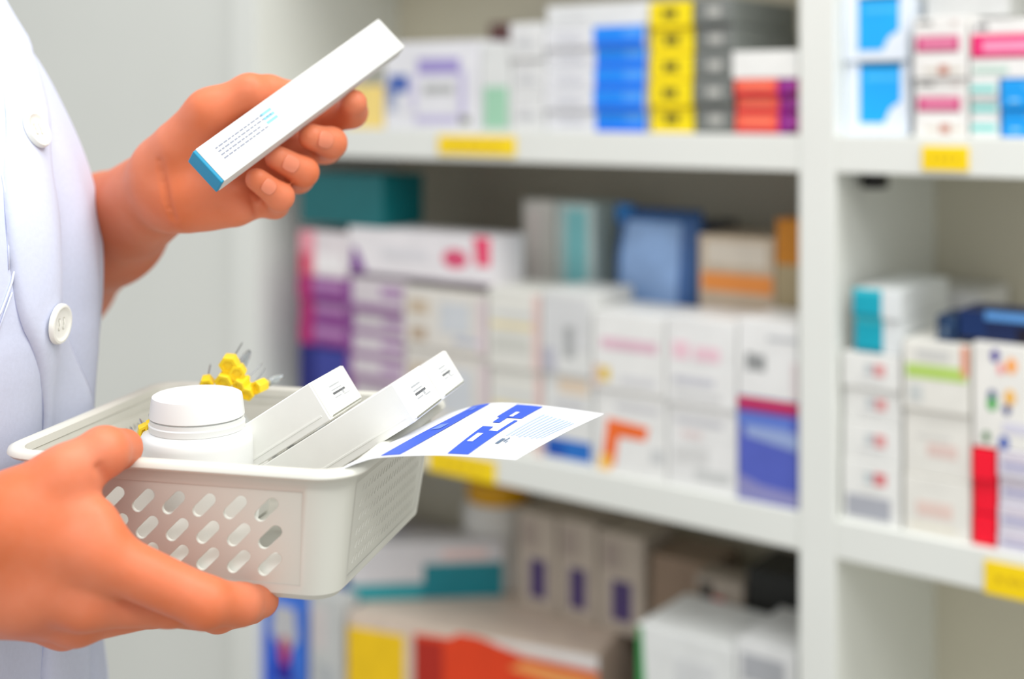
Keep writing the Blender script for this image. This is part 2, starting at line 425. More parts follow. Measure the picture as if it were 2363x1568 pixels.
stack(1702, 1842, zb, [740], 'white carton with a dark logo standing on the blue carton', n=0.006, dep=0.09, col=(234, 234, 232),
      prints=[(.14, .34, .28, .56, (140, 142, 142)), (.30, .34, .46, .54, (140, 142, 142)), (.5, .74, .98, .80, (190, 192, 194)), (.9, .0, 1, .5, (222, 210, 210))])
# back row of the same compartment
stack(1206, 1280, ZL, [462], 'tall pale grey carton standing behind the front row', n=0.135, dep=0.06, col=(224, 222, 214), prints=[(.15, .6, .6, .96, (236, 226, 220))])
stack(1284, 1372, ZL, [468], 'tall aqua carton standing beside the pale grey one', n=0.135, dep=0.06, col=(206, 226, 224), prints=[(.25, .3, .8, .97, (140, 216, 220))])
stack(1612, 1788, ZL, [545], 'beige carton with an orange band behind the front row', n=0.105, dep=0.08, col=(206, 188, 164), prints=[(.04, .755, .98, .835, (240, 150, 70)), (.1, .87, .9, .97, (222, 212, 196))])
stack(1790, 1850, ZL, [505], 'amber brown carton in the back corner by the upright', n=0.105, dep=0.08, col=(206, 132, 30), prints=[(0, .2, 1, .82, (176, 160, 124))])
stack(1590, 1660, ZL, [512], 'slim dark navy carton behind the blue pouch', n=0.235, dep=0.05, col=(70, 74, 92))
def pouch(px0, px1, y0, y1, n, thick, label):
    s0, s1 = s_at(px0, n), s_at(px1, n); xm = (px0 + px1) / 2
    zb, zt = ZL, z_at(xm, y0, n)
    w, h = s1 - s0, zt - zb
    NU, NV = 14, 18; vs = []; fs = []; fm = []
    for sgn in (-1, 1):
        base = len(vs)
        for j in range(NV + 1):
            for i in range(NU + 1):
                u, v = i / NU, j / NV
                t = (max(0, 1 - (2 * u - 1) ** 4) ** .6) * (max(0, 1 - max(0, (v - .35) / .65) ** 2.2) ** .7)
                wr = 0.06 * math.sin(9 * u + 6 * v) * math.sin(5 * v)
                vs.append(((u - .5) * w * (1 - .12 * (v > .8) * (v - .8) / .2), sgn * thick / 2 * (t + wr * t + .02), v * h))
        for j in range(NV):
            for i in range(NU):
                a = base + j * (NU + 1) + i
                q = (a, a + 1, a + NU + 2, a + NU + 1)
                fs.append(q if sgn < 0 else q[::-1])
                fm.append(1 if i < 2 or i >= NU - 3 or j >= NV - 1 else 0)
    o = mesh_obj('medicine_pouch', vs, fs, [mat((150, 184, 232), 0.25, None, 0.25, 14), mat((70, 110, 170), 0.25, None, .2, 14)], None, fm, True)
    so = o.modifiers.new('weld', 'WELD'); so.merge_threshold = 0.0015
    o.location = S((s0 + s1) / 2, n + thick / 2, zb + .0006); o.rotation_euler[2] = YAW
    tag(o, label, 'pouch')
    top = mesh_obj('corner_seal', [(-w * .48, -.004, h * .93), (-w * .30, -.004, h * .93), (-w * .30, -.004, h * 1.01), (-w * .48, -.004, h * 1.01), (-w * .48, .004, h * .93), (-w * .30, .004, h * .93), (-w * .30, .004, h * 1.01), (-w * .48, .004, h * 1.01)],
             [(0, 1, 2, 3), (7, 6, 5, 4), (0, 4, 5, 1), (1, 5, 6, 2), (2, 6, 7, 3), (3, 7, 4, 0)], mat((0, 116, 190), .4), o)
    y2 = -thick * .40
    mesh_obj('corner_seal', [(-w * .42 + a * w * .16, y2 + b * .012, h * (.60 + c * .07)) for c in (0, 1) for b in (0, 1) for a in (0, 1)], [(0, 1, 5, 4), (3, 2, 6, 7), (0, 2, 3, 1), (4, 5, 7, 6), (1, 3, 7, 5), (2, 0, 4, 6)], mat((0, 116, 190), .4), o)
    return o
pouch(1392, 1606, 486, 700, 0.115, 0.06, 'shiny blue pouch standing up behind the white cartons')

# ---- lower board, right bay
gp = [(.40, .42, .56, .68, (190, 196, 198)), (.56, .38, .74, .70, (222, 150, 150)), (.3, .2, .7, .3, (216, 216, 214))]
zd = stack(1944, 2080, ZL, [816, 898, 977, 1064], 'white carton with a small pink mark', 'white cartons with pink marks', n=0.012, dep=0.16, col=(234, 234, 230),
      prints=[gp, gp, gp, [(.40, .64, .56, .80, (190, 200, 202)), (.56, .62, .76, .82, (218, 120, 124)), (.08, .06, .84, .42, (172, 174, 182)), (.3, .5, .7, .56, (220, 220, 216))]])
stack(1970, 2082, zd, [668, 736], 'half teal half white carton', 'teal and white cartons', n=0.012, dep=0.14, col=(226, 230, 230),
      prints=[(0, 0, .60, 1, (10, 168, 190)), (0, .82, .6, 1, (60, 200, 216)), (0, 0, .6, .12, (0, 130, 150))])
zf = stack(2084, 2240, ZL, [790, 951, 1104], 'off-white carton', 'off-white cartons in the right bay', n=0.010, dep=0.12, col=(231, 229, 221),
      prints=[[(.05, .46, .96, .66, (182, 212, 110)), (.88, .55, .99, .98, (226, 150, 120)), (.2, .75, .7, .88, (208, 208, 204)), (.1, .12, .3, .36, (204, 208, 206))],
              [(.35, .3, .8, .5, (224, 200, 192)), (.2, .56, .7, .62, (214, 212, 206))], [(.2, .30, .74, .56, (228, 204, 194)), (.1, .1, .8, .16, (232, 224, 204))]])
carton(2050, 2252, ZL, z_at(2151, 674, 0.165), 0.185, 0.10, (226, 226, 226), [(.05, .8, .95, .86, (206, 206, 208))], label='light grey carton at the back beside the teal and white cartons', ns=.165)
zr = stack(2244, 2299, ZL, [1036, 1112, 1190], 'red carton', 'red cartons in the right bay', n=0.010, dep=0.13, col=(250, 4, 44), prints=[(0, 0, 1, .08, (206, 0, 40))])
stack(2302, 2420, ZL, [1046, 1108, 1172, 1236], 'lavender white carton beside the red stack', 'lavender white cartons', n=0.010, dep=0.13, col=(222, 218, 228),
      prints=[(.1, .3, .9, .55, (178, 176, 206)), (.1, .7, .7, .8, (204, 190, 200))])
dots = [dot(.30, .88, .06, 1.0, (52, 30, 150)), dot(.52, .80, .075, 1.0, (250, 170, 90)), dot(.38, .76, .05, 1.0, (240, 150, 150)), dot(.26, .50, .055, 1.0, (30, 60, 130)), dot(.26, .42, .065, 1.0, (40, 170, 60)), dot(.50, .50, .075, 1.0, (246, 190, 90)), dot(.46, .38, .05, 1.0, (30, 50, 130)),
        dot(.42, .06, .07, 1.0, (60, 92, 180)), dot(.18, .10, .05, 1.0, (60, 120, 60)), (.4, .16, .8, .26, (214, 212, 226))]
zz = max(zr, z_at(2361, 1046, 0.010))
carton(2244, 2420, zz, z_at(2332, 797, 0.010), 0.010, 0.13, (236, 234, 228), dots, label='white carton with coloured dots lying across the red and lavender stacks')
zc = z_at(2332, 797, 0.010)
carton(2212, 2420, max(zc, zf), z_at(2316, 722, 0.02), 0.02, 0.055, (14, 34, 78), [(.3, .7, 1, 1, (90, 150, 214)), (.0, .1, .3, .9, (10, 44, 96)), (.66, .0, 1, .5, (16, 10, 30)), (.8, .1, .9, .36, (110, 30, 60))], label='dark navy carton lying on top of the dotted carton')
carton(2160, 2208, zf, z_at(2184, 728, 0.02), 0.02, 0.05, (24, 52, 86), [(.3, .2, .5, .5, (110, 130, 150)), (.6, .6, .9, .8, (60, 90, 130))], label='small dark navy carton on the green-banded off-white carton')

# ---- bottom compartment, middle bay
carton(598, 708, ZD, z_at(655, 1395, 0.012), 0.012, 0.12, (60, 120, 226), [([(.2, .72), (.5, .50), (.8, .72), (.74, .98), (.26, .98)], (200, 200, 202)), ([(.26, .3), (.72, .3), (.62, .58), (.5, .64), (.38, .58)], (40, 30, 160)), dot(.5, .58, .13, 1.0, (190, 40, 90)), (.05, .1, .25, .7, (30, 90, 220))], label='blue carton with a red and grey emblem in the bottom compartment')
carton(714, 790, ZD, z_at(757, 1375, 0.004), 0.004, 0.03, (204, 206, 204), [(.2, .3, .8, .5, (188, 192, 194)), (.1, .6, .5, .9, (214, 206, 204))], label='pale grey carton between the blue emblem carton and the big carton')
zbig = z_at(1130, 1512, 0.012)
carton(802, 1462, ZD, zbig, 0.004, 0.18, (214, 196, 180), [(0, .2, .24, .90, (244, 200, 20)), ([(.28, .2), (1, .2), (1, .88), (.72, .90), (.54, .985), (.46, .985), (.43, .94), (.28, .93)], (226, 66, 26)), ([(.62, .955), (1, .90), (1, .985), (.58, .985)], (232, 228, 226)), ([(.66, .80), (1, .70), (1, .84), (.72, .86)], (240, 160, 90)), (.28, .3, .40, .90, (176, 40, 26))],
       label='big low carton with red, white and yellow front', name='large_carton', turn=math.radians(14), width=.345)
def on_big(px0, px1, top, n, dep, col, prints, label, turn=0.0, name='medicine_carton', width=None):
    return carton(px0, px1, zbig, z_at((px0 + px1) / 2, top, n), n, dep, col, prints, label=label, turn=turn, name=name, width=width)
on_big(806, 1148, 1306, 0.03, 0.045, (210, 208, 210), [(.0, .02, 1, .30, (14, 134, 146)), (.48, .02, 1, .62, (10, 124, 136)), (.02, .04, .46, .22, (50, 160, 168)), (.6, .7, .9, .85, (226, 196, 190))], 'white carton with a teal lower stripe on the big low carton', math.radians(42), width=.205)
on_big(836, 1006, 1222, 0.215, 0.05, (196, 190, 190), [([(.0, .42), (.18, .42), (.40, .86), (.66, 1), (.4, 1), (.16, .8)], (14, 18, 104))], 'white carton with a navy swoosh standing at the back')
pp = (76, 60, 110)
for i, (a, b, tp, vv) in enumerate(((1196, 1284, 1185, 1), (1288, 1376, 1202, 1), (1380, 1486, 1232, 1))):
    on_big(a, b, tp, 0.16, 0.08, (188, 176, 162), [(.30, .12, .74, .52, pp), (.1, .62, .5, .9, (170, 156, 146))],
           ['taupe carton with a purple bar, standing next to the yellow-capped bottle', 'taupe carton with a purple bar, between two others alike', 'taupe carton with a purple bar, the widest of the three alike'][i])['group'] = 'taupe cartons with purple bars'
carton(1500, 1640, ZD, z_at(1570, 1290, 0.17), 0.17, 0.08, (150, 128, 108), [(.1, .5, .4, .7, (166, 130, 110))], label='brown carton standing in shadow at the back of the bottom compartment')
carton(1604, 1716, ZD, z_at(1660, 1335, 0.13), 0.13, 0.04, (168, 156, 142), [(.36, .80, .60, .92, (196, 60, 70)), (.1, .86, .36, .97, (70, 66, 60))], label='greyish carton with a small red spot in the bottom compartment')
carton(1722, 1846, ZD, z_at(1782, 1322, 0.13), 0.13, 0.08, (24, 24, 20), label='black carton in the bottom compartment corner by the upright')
carton(1470, 1696, ZD, z_at(1583, 1468, 0.012), 0.012, 0.11, (226, 228, 226), [([(0, 0), (.16, 0), (.1, .6), (.05, 1), (0, 1)], (40, 150, 76)), (.4, .6, .8, .9, (214, 216, 216))], label='white carton with a green left edge in the bottom compartment')
carton(1698, 1840, ZD, z_at(1770, 1492, 0.012), 0.012, 0.11, (222, 223, 222), [(.1, .5, .7, .8, (186, 188, 192)), (.1, .85, .8, .95, (170, 172, 176))], label='white carton with grey print beside the green-edged carton')
# bottle with yellow cap
nb = 0.165; sb = s_at(1100, nb); rb = (s_at(1168, nb) - s_at(1034, nb)) / 2
zt = z_at(1100, 1118, nb); hb = zt - zbig
bt = empty('pill_bottle', S(sb, nb + rb, zbig)); tag(bt, 'white bottle with a yellow screw cap at the back of the bottom compartment', 'bottle')
bm = bmesh.new(); lathe(bm, [(rb * .96, 0), (rb, .004), (rb, hb * .70), (rb * .9, hb * .78), (rb * .78, hb * .80)]); bm_obj('bottle_body', bm, mat((214, 212, 206), .35), bt, smooth_angle=.7)
bm = bmesh.new(); lathe(bm, [(rb * .86, hb * .79), (rb * .88, hb * .81), (rb * .88, hb * .98), (rb * .80, hb)]); bm_obj('bottle_cap', bm, mat((216, 158, 10), .35), bt, smooth_angle=.7)

# ---- yellow shelf tags
def shelf_tag(x0, y0, x1, y1, label, txt=True):
    s0, s1 = s_at(x0), s_at(x1); xm = (x0 + x1) / 2
    zt, zb = z_at(xm, y0), z_at(xm, y1); w = s1 - s0; h = zt - zb
    bm = bmesh.new(); bm_box(bm, (-w / 2, -0.0016, 0), (w / 2, 0.0, h), 0.0006)
    if txt:
        for u in (-.30, -.12, .02, .20):
            bm_box(bm, (u * w, -0.0019, h * .42), (u * w + w * .09, -0.0015, h * .60), 0, 1)
    o = bm_obj('shelf_label', bm, [mat((255, 216, 0), .4), mat((214, 176, 10), .4)])
    o.location = S((s0 + s1) / 2, 0.0, zb); o.rotation_euler[2] = YAW
    tag(o, label, 'shelf label', 'yellow shelf labels')
shelf_tag(1012, 314, 1190, 358, 'long yellow label on the upper board edge under the green-patched carton')
shelf_tag(990, 1050, 1144, 1102, 'yellow label on the lower board edge behind the leaflet')
shelf_tag(2128, 338, 2236, 394, 'short yellow label on the upper board edge under the pink-banded cartons')
shelf_tag(2272, 1306, 2420, 1384, 'yellow label on the lower board edge under the red cartons')

# ================================================================== BASKET
hB = 0.175
def rim_pt(px, py): return P(px, py, F * hB / (py - HY))
FL, FR, BR, BL = rim_pt(4, 1050), rim_pt(822, 1100), rim_pt(1040, 917), rim_pt(345, 876)
zr = H - hB
cen = (FL + FR + BR + BL) / 4
xa = ((FR - FL) + (BR - BL)).normalized(); ya = Vector((-xa.y, xa.x, 0))
WX = ((FR - FL).length + (BR - BL).length) / 2; WY = ((BL - FL).length + (BR - FR).length) / 2
bk = empty('basket', (cen.x, cen.y, zr - 0.067), math.atan2(xa.y, xa.x))
tag(bk, 'off-white plastic basket with slanted slots in its walls, held at one corner by a hand', 'basket')
HB = 0.067
def rrect(hx, hy, r, z, per=6):
    pts = []
    for cxs, cys, a0 in ((1, 1, 0), (-1, 1, 90), (-1, -1, 180), (1, -1, 270)):
        for i in range(per + 1):
            a = math.radians(a0 + 90 * i / per)
            pts.append(Vector((cxs * (hx - r) + r * math.cos(a), cys * (hy - r) + r * math.sin(a), z)))
    return pts
def half(z):      # half sizes at height z above the basket's base
    t = z / HB
    k = 0.0095 * (1 - t) + 0.006
    return WX / 2 - k, WY / 2 - k
# wall shell with a window in each side
zl = [0.0, 0.0035, 0.008, 0.056, 0.061, HB - 0.002]
NP = 6
rings = []
for z in zl:
    hx, hy = half(z)
    r = 0.014 + 0.004 * z / HB
    if z == 0.0: hx -= 0.003; hy -= 0.003; r -= 0.002
    base = rrect(hx, hy, r, z, NP)
    ring = []
    n = len(base)
    for c in range(4):
        arc = base[c * (NP + 1):(c + 1) * (NP + 1)]
        nxt = base[((c + 1) % 4) * (NP + 1)]
        ring += arc
        a, b = arc[-1], nxt
        L = (b - a).length; m = 0.003
        ring += [a + (b - a) * (m / L), b - (b - a) * (m / L)]
    rings.append(ring)
per = NP + 3
bm = bmesh.new()
vr = [[bm.verts.new(p) for p in ring] for ring in rings]
N = len(rings[0])
for k in range(len(rings) - 1):
    for i in range(N):
        if k == 2 and i % per == NP + 1: continue        # the window
        bm.faces.new((vr[k][i], vr[k][(i + 1) % N], vr[k + 1][(i + 1) % N], vr[k + 1][i]))
bm.faces.new(list(reversed(vr[0])))
bmesh.ops.recalc_face_normals(bm, faces=bm.faces)
shell = bm_obj('basket_wall', bm, M_BASKET, bk, smooth_angle=0.6)
sd = shell.modifiers.new('thickness', 'SOLIDIFY'); sd.thickness = 0.0018; sd.offset = -1
# rolled rim
bm = bmesh.new()
prof = [(-0.006, -0.004), (-0.0055, 0.0), (-0.003, 0.0012), (0.0, 0.0012), (0.0026, 0.0), (0.0032, -0.0022), (0.0018, -0.0036), (0.0008, -0.0022), (-0.0005, -0.0012), (-0.004, -0.0016), (-0.0048, -0.004)]
rr = []
for off, dz in prof:
    hx, hy = WX / 2 + off - 0.003, WY / 2 + off - 0.003
    rr.append([bm.verts.new(p) for p in rrect(hx, hy, 0.019 + off, HB + dz, 8)])
M = len(rr[0])
for k in range(len(rr)):
    a, b = rr[k], rr[(k + 1) % len(rr)]
    for i in range(M):
        bm.faces.new((a[i], a[(i + 1) % M], b[(i + 1) % M], b[i]))
bmesh.ops.recalc_face_normals(bm, faces=bm.faces)
bm_obj('basket_rim', bm, M_BASKET, bk, smooth_angle=0.9)
# slotted panels: outline with slanted stadium holes, filled as a 2-D curve and given thickness
def slot_panel(A, B, Cc, Dd, ncol, flip):
    """A,B lower corners, Cc,Dd upper corners (outside view: A left, B right)"""
    ux = (B - A).normalized(); nn = ux.cross((Dd - A)).normalized(); uy = nn.cross(ux)
    to2 = lambda p: ((p - A).dot(ux), (p - A).dot(uy))
    cu = bpy.data.curves.new('slots', 'CURVE'); cu.dimensions = '2D'; cu.fill_mode = 'BOTH'
    cu.extrude = 0.0007; cu.bevel_depth = 0.00025; cu.bevel_resolution = 1
    def poly(pts):
        sp = cu.splines.new('POLY'); sp.points.add(len(pts) - 1); sp.use_cyclic_u = True
        for q, (x, y) in zip(sp.points, pts): q.co = (x, y, 0, 1)
    out = [to2(p) for p in (A, B, Cc, Dd)]
    poly(out)
    W = out[1][0]; Ht = out[3][1]
    ln, wd, ang, dx = (0.0026, 0.0011, math.radians(60), 0.0046) if flip else (0.0098, 0.0032, math.radians(44), 0.0165)
    ROWS = [.12, .27, .42, .57, .72, .87] if flip else [.20, .49, .78]
    x0 = (W - dx * (ncol - 1)) / 2
    for r_ in range(len(ROWS)):
        for c_ in range(ncol):
            x = x0 + dx * c_ + (r_ % 2) * dx * (.4 if flip else .06); y = Ht * ROWS[r_]
            pts = []
            for sg in (1, -1):
                for i in range(7):
                    a = math.radians(-90 + 30 * i) + (0 if sg > 0 else PI)
                    lx = sg * ln / 2 + wd * math.cos(a); ly = wd * math.sin(a)
                    pts.append((x + lx * math.cos(ang) - ly * math.sin(ang), y + lx * math.sin(ang) + ly * math.cos(ang)))
            poly(pts)
    ob = bpy.data.objects.new('tmp', cu)
    C.objects.link(ob)
    dg = bpy.context.evaluated_depsgraph_get()
    me = bpy.data.meshes.new_from_object(ob.evaluated_get(dg))
    C.objects.unlink(ob); bpy.data.objects.remove(ob); bpy.data.curves.remove(cu)
    mx = Matrix((ux, uy, nn)).transposed().to_4x4(); mx.translation = A - nn * 0.0016
    me.transform(mx)
    me.materials.clear(); me.materials.append(M_BASKET)
    o = link('slotted_panel', me, bk)
    return o
for c in range(4):
    i = c * per + NP + 1; j = (i + 1) % N
    lowA, lowB, upA, upB = rings[2][i], rings[2][j], rings[3][i], rings[3][j]
    # rings run counter-clockwise, so seen from outside i is left of j
    Lw = (lowB - lowA).length
    slot_panel(lowA.copy(), lowB.copy(), upB.copy(), upA.copy(), int((Lw - 0.008) / (0.0046 if c % 2 else 0.0165)), c % 2 == 1)

# ================================================================== THINGS IN THE BASKET
zfloor = zr - HB + 0.002
# bottle
bx, by = P(455, 1000, 0.690).x, 0.690
r0 = 129 / F * 0.690
bo = empty('medicine_bottle', (bx, by, zfloor)); tag(bo, 'white plastic medicine bottle with a broad ribbed cap standing in the basket', 'bottle')
def zz_(py, Y): return H + (HY - py) / F * Y - zfloor
zs = zz_(1030, .660); zn0 = zz_(1012, .664); zc0 = zz_(985, .664); zc1 = zz_(934, .665)
rc0 = 108 / F * .690; rc1 = 103 / F * .690
bm = bmesh.new(); lathe(bm, [(r0 * .9, 0), (r0 * .97, .002), (r0, .006), (r0, zs - .005), (r0 * .985, zs - .002), (r0 * .95, zs), (r0 * .86, zs + .0012), (rc0 * .96, zs + .002), (rc0 * .93, zs + .003), (rc0 * .93, zc0)], seg=72); bm_obj('bottle_body', bm, M_BOTTLE, bo, smooth_angle=.7)
bm = bmesh.new(); lathe(bm, [(rc0 * .95, zn0 - .0015), (rc0 * 1.0, zn0 - .001), (rc0 * 1.01, zn0 + .0022), (rc0 * .985, zn0 + .0028), (rc0 * .985, zc0 - .0012), (rc0 * .95, zc0 - .001)], seg=72); bm_obj('tamper_ring', bm, M_BOTTLE, bo, smooth_angle=.6)
bm = bmesh.new()
seg = 160; prof = [(rc0 * .97, zc0 - .0004, 0), (rc0, zc0, 1), (rc0 * .995, zc0 + .001, 1), (rc1, zc1 - .002, 1), (rc1 * .985, zc1 - .0006, 0), (rc1 * .94, zc1, 0), (rc1 * .86, zc1 - .0003, 0), (rc1 * .5, zc1 + .0002, 0)]
rg = []
for r, z, rib in prof:
    rg.append([bm.verts.new(((r - (0.00018 if rib and i % 2 else 0)) * math.cos(2 * PI * i / seg), (r - (0.00018 if rib and i % 2 else 0)) * math.sin(2 * PI * i / seg), z)) for i in range(seg)])
for a, b in zip(rg, rg[1:]):
    for i in range(seg): bm.faces.new((a[i], a[(i + 1) % seg], b[(i + 1) % seg], b[i]))
bm.faces.new(rg[-1]); bm.faces.new(list(reversed(rg[0])))
bm_obj('bottle_cap', bm, M_BOTTLE, bo, smooth_angle=.7)

# leaning cartons: b across the near edge, a away over the printed end, c down the long side
vv = Vector(((850 - CX) / F, 1, (HY - 900) / F)).normalized()
rt = Vector((vv.y, -vv.x, 0)).normalized(); upv = rt.cross(vv)
def imgdir(deg): return rt * math.cos(math.radians(deg)) + upv * math.sin(math.radians(deg))
TH = math.radians(24)
u_ = imgdir(31.0)
av = (u_ * math.sin(TH) + vv * math.cos(TH)).normalized()
cv = (-u_ * math.cos(TH) + vv * math.sin(TH)).normalized()
bv = imgdir(31 - 84); bv = (bv - av * bv.dot(av) - cv * bv.dot(cv)).normalized()
def leaning(E, wa, wb, lc, label, flap=True):
    """local axes: x = -c (towards the printed end), y = a, z = -b (up)"""
    X, Y, Zz = -cv, av, -bv
    mx = Matrix((X, Y, Zz)).transposed().to_4x4(); mx.translation = E
    o = bpy.data.objects.new('medicine_carton', None); C.objects.link(o); o.matrix_world = mx
    tag(o, label, 'box', 'white cartons leaning in the basket')
    bm = bmesh.new(); bm_box(bm, (-lc, 0, -wb), (-0.0005, wa, 0), 0.0006)
    # glue seam along the long side
    bm_box(bm, (-lc * .98, -0.0003, -wb * .83), (-0.004, 0.0004, -wb * .79), 0)
    bm_obj('carton_body', bm, M_CARD, o)
    bm = bmesh.new(); bm_box(bm, (-0.0006, 0.0006, -wb + .0012), (0.0003, wa - .0006, -0.0006), 0.0002)
    dkp = 1
    for (y0, y1, z0, z1, mi) in ((.36, .66, -.34, -.30, 2), (.36, .66, -.44, -.41, 2), (.36, .72, -.54, -.485, 1), (.36, .55, -.63, -.60, 2), (.60, .66, -.62, -.52, 2), (.62, .8, -.66, -.63, 2)):
        bm_box(bm, (0.0002, wa * y0, wb * z0), (0.00045, wa * y1, wb * z1), 0, mi)
    bm_box(bm, (0.0001, wa * .08, -wb * .965), (0.0005, wa * .96, -wb * .93), 0, 3)
    bm_obj('end_flap', bm, [M_CARD, mat((96, 98, 100), .5), mat((178, 180, 182), .5), mat((128, 128, 116), .6)], o)
    return o
E2 = P(907, 884, 0.672)
wb2 = 0.0233
E1 = P(715, 880, 0.7); 
E1 = E2 - bv * wb2 * 1.0; 
# slide along c until the near corner falls on its column
best = min(((abs(((E1 + cv * t).x / (E1 + cv * t).y * F + CX) - 715), t) for t in [i * .0005 for i in range(0, 200)]))
E1 = E1 + cv * best[1]
leaning(E2, 0.046, wb2 - .0004, 0.088, 'white carton leaning in the basket against the leaflet, nearer of the two end to end')
leaning(E2 + av * 0.0475 + bv * .0005 - cv * .001, 0.040, wb2 - .0012, 0.080, 'white carton leaning in the basket directly behind the one against the leaflet')
leaning(E1, 0.046, wb2 - .001, 0.070, 'white carton leaning on the other cartons in the basket, next to the bottle')

# flat cartons that fill the basket behind its front wall
def in_basket(x0, x1, y0, y1, z0, z1, label, mi=M_CARD, tilt=0.0):
    e = empty('medicine_carton', bk.location.copy(), bk.rotation_euler[2])
    e.rotation_euler[0] = tilt
    ym = y0; y0, y1 = 0.0, y1 - y0
    e.location += Vector((-ya.x * -1, -ya.y * -1, 0)) * 0 + ya * ym; e.location.z = zfloor + .0005
    bm = bmesh.new(); bm_box(bm, (x0, y0, z0), (x1, y1, z1), .0008); bm_obj('carton_body', bm, mi, e)
    bm = bmesh.new(); bm_box(bm, (x1 - .0002, y0 + .0008, z0 + .0008), (x1 + .0004, y1 - .0008, z1 - .0008), .0002); bm_obj('end_flap', bm, mi, e)
    tag(e, label, 'box'); return e
yf = -WY / 2 + 0.0180
in_basket(-.062, .036, yf, yf + .005, 0, .050, 'flat white carton standing just inside the slotted front wall of the basket', tilt=-.22)
in_basket(.040, .064, yf, yf + .005, 0, .019, 'low white carton inside the basket near its front corner', tilt=-.22)

# needles with yellow hubs
def needle(hub, tip, Yh, Yt, r, label, sheath=True):
    a = P(hub[0], hub[1], Yh); b = P(tip[0], tip[1], Yt)
    d = (b - a).normalized(); L = (b - a).length
    q = Vector((0, 0, 1)).rotation_difference(d).to_matrix().to_4x4(); q.translation = a
    o = bpy.data.objects.new('hypodermic_needle', None); C.objects.link(o); o.matrix_world = q
    tag(o, label, 'needle', 'yellow hypodermic needles in the basket')
    bm = bmesh.new()
    lathe(bm, [(r * .55, .0012), (r * .6, 0), (r * .95, 0), (r * 1.0, .0006), (r * .98, .005), (r * .9, .0072), (r * .45, .0085), (r * .35, .0105)], seg=6)
    h = bm_obj('needle_hub', bm, M_YELLOW, o, smooth_angle=.3); h['label'] = 'yellow hub'
    bm = bmesh.new(); lathe(bm, [(.0005, .008), (.0005, L * .9), (.0001, L)], seg=8); bm_obj('needle_shaft', bm, M_STEEL, o)
    if sheath:
        bm = bmesh.new(); lathe(bm, [(r * .62, .004), (r * .5, L * .8), (r * .3, L * .98)], seg=12); s = bm_obj('needle_sheath', bm, M_CLEAR, o, True); s['label'] = 'clear plastic sheath'
Yn = 0.742
for (hx, hy, tx, ty, dy, rr_, lab, sh) in (
    (526, 846, 560, 790, .030, .0058, 'topmost yellow-hubbed needle of the bunch behind the bottle', False),
    (514, 886, 552, 830, .024, .0056, 'yellow-hubbed needle just below the topmost one behind the bottle', False),
    (546, 864, 574, 812, .034, .0050, 'yellow-hubbed needle half behind the topmost one', True),
    (476, 892, 486, 840, .024, .0044, 'pale yellow-hubbed needle lying apart behind the bottle cap', False),
    (549, 894, 606, 838, .022, .0046, 'yellow-hubbed needle beside the bottle cap, dark side showing', False),
    (568, 912, 612, 850, .024, .0046, 'yellow-hubbed needle deep between bottle cap and leaning carton', False),
    (590, 896, 653, 868, .018, .0042, 'yellow-hubbed needle lying toward the leaning cartons', True)):
    needle((hx, hy), (tx, ty), Yn, Yn + dy, rr_, lab, sh)
for (hx, hy, tx, ty, dy, rr_, lab, sh) in (
    (336, 1000, 322, 966, .024, .0042, 'yellow-hubbed needle peeking out between thumb and bottle', False),
    (348, 990, 344, 955, .020, .0032, 'small yellow-hubbed needle close against the bottle side', False),
    (330, 1046, 302, 985, .018, .0062, 'lowest yellow-hubbed needle between thumb and bottle', False)):
    needle((hx, hy), (tx, ty), .690, .690 + dy, rr_, lab, sh)
# plain cotton-white cartons under the needles so that the bunch rests on something
in_basket(-.045, -.006, .012, .05, 0, .030, 'white carton under the needles behind the bottle')

# ================================================================== LEAFLET
front = [(772, 1089, .622), (830, 1066, .624), (880, 1055, .6275), (1000, 1050, .629), (1100, 1054, .629), (1190, 1061, .627)]
back = [(985, 985, .742), (1020, 962, .745), (1060, 946, .748), (1140, 930, .750), (1255, 936, .744), (1395, 955, .734)]
def spl(tab, u):
    n = len(tab) - 1; x = u * n; i = min(int(x), n - 1); f = x - i
    g = lambda k: tab[max(0, min(n, k))]
    p0, p1, p2, p3 = g(i - 1), g(i), g(i + 1), g(i + 2)
    return [0.5 * (2 * p1[k] + (p2[k] - p0[k]) * f + (2 * p0[k] - 5 * p1[k] + 4 * p2[k] - p3[k]) * f * f + (3 * p1[k] - p0[k] - 3 * p2[k] + p3[k]) * f ** 3) for k in range(3)]
def leaf(u, v, off=0.0):
    a = P(*spl(front, u)); b = P(*spl(back, u))
    p = a.lerp(b, v); p.z += 0.0008 * math.sin(PI * v) + off
    return p
lv = []; lf = []; lm = []
def patch(u0, u1, v0, v1, nu, nv, off, mi, sh=0.0):
    b = len(lv)
    for j in range(nv + 1):
        for i in range(nu + 1):
            v = v0 + (v1 - v0) * j / nv; lv.append(leaf(u0 + (u1 - u0) * i / nu + sh * v, v, off))
    for j in range(nv):
        for i in range(nu):
            a = b + j * (nu + 1) + i
            lf.append((a, a + 1, a + nu + 2, a + nu + 1)); lm.append(mi)
patch(0, 1, 0, 1, 40, 24, 0, 0)
o = mesh_obj('sheet', lv, lf, [mat((244, 245, 247), .55, 'leaflet_paper', .01)], None, lm, True)
o.modifiers.new('thickness', 'SOLIDIFY').thickness = 0.0004
leaflet = empty('leaflet', (0, 0, 0)); tag(leaflet, 'white paper leaflet with two blue printed bars, curling out over the basket rim', 'leaflet')
o.parent = leaflet
lv, lf, lm = [], [], []
E_ = 0.0004
patch(.385, .475, .01, .97, 4, 24, E_, 0, .118)
patch(.655, .755, .01, .40, 4, 12, E_, 0, .055); patch(.655, .70, .40, .47, 3, 3, E_, 0, .055); patch(.74, .755, .40, .62, 2, 6, E_, 0, .055)
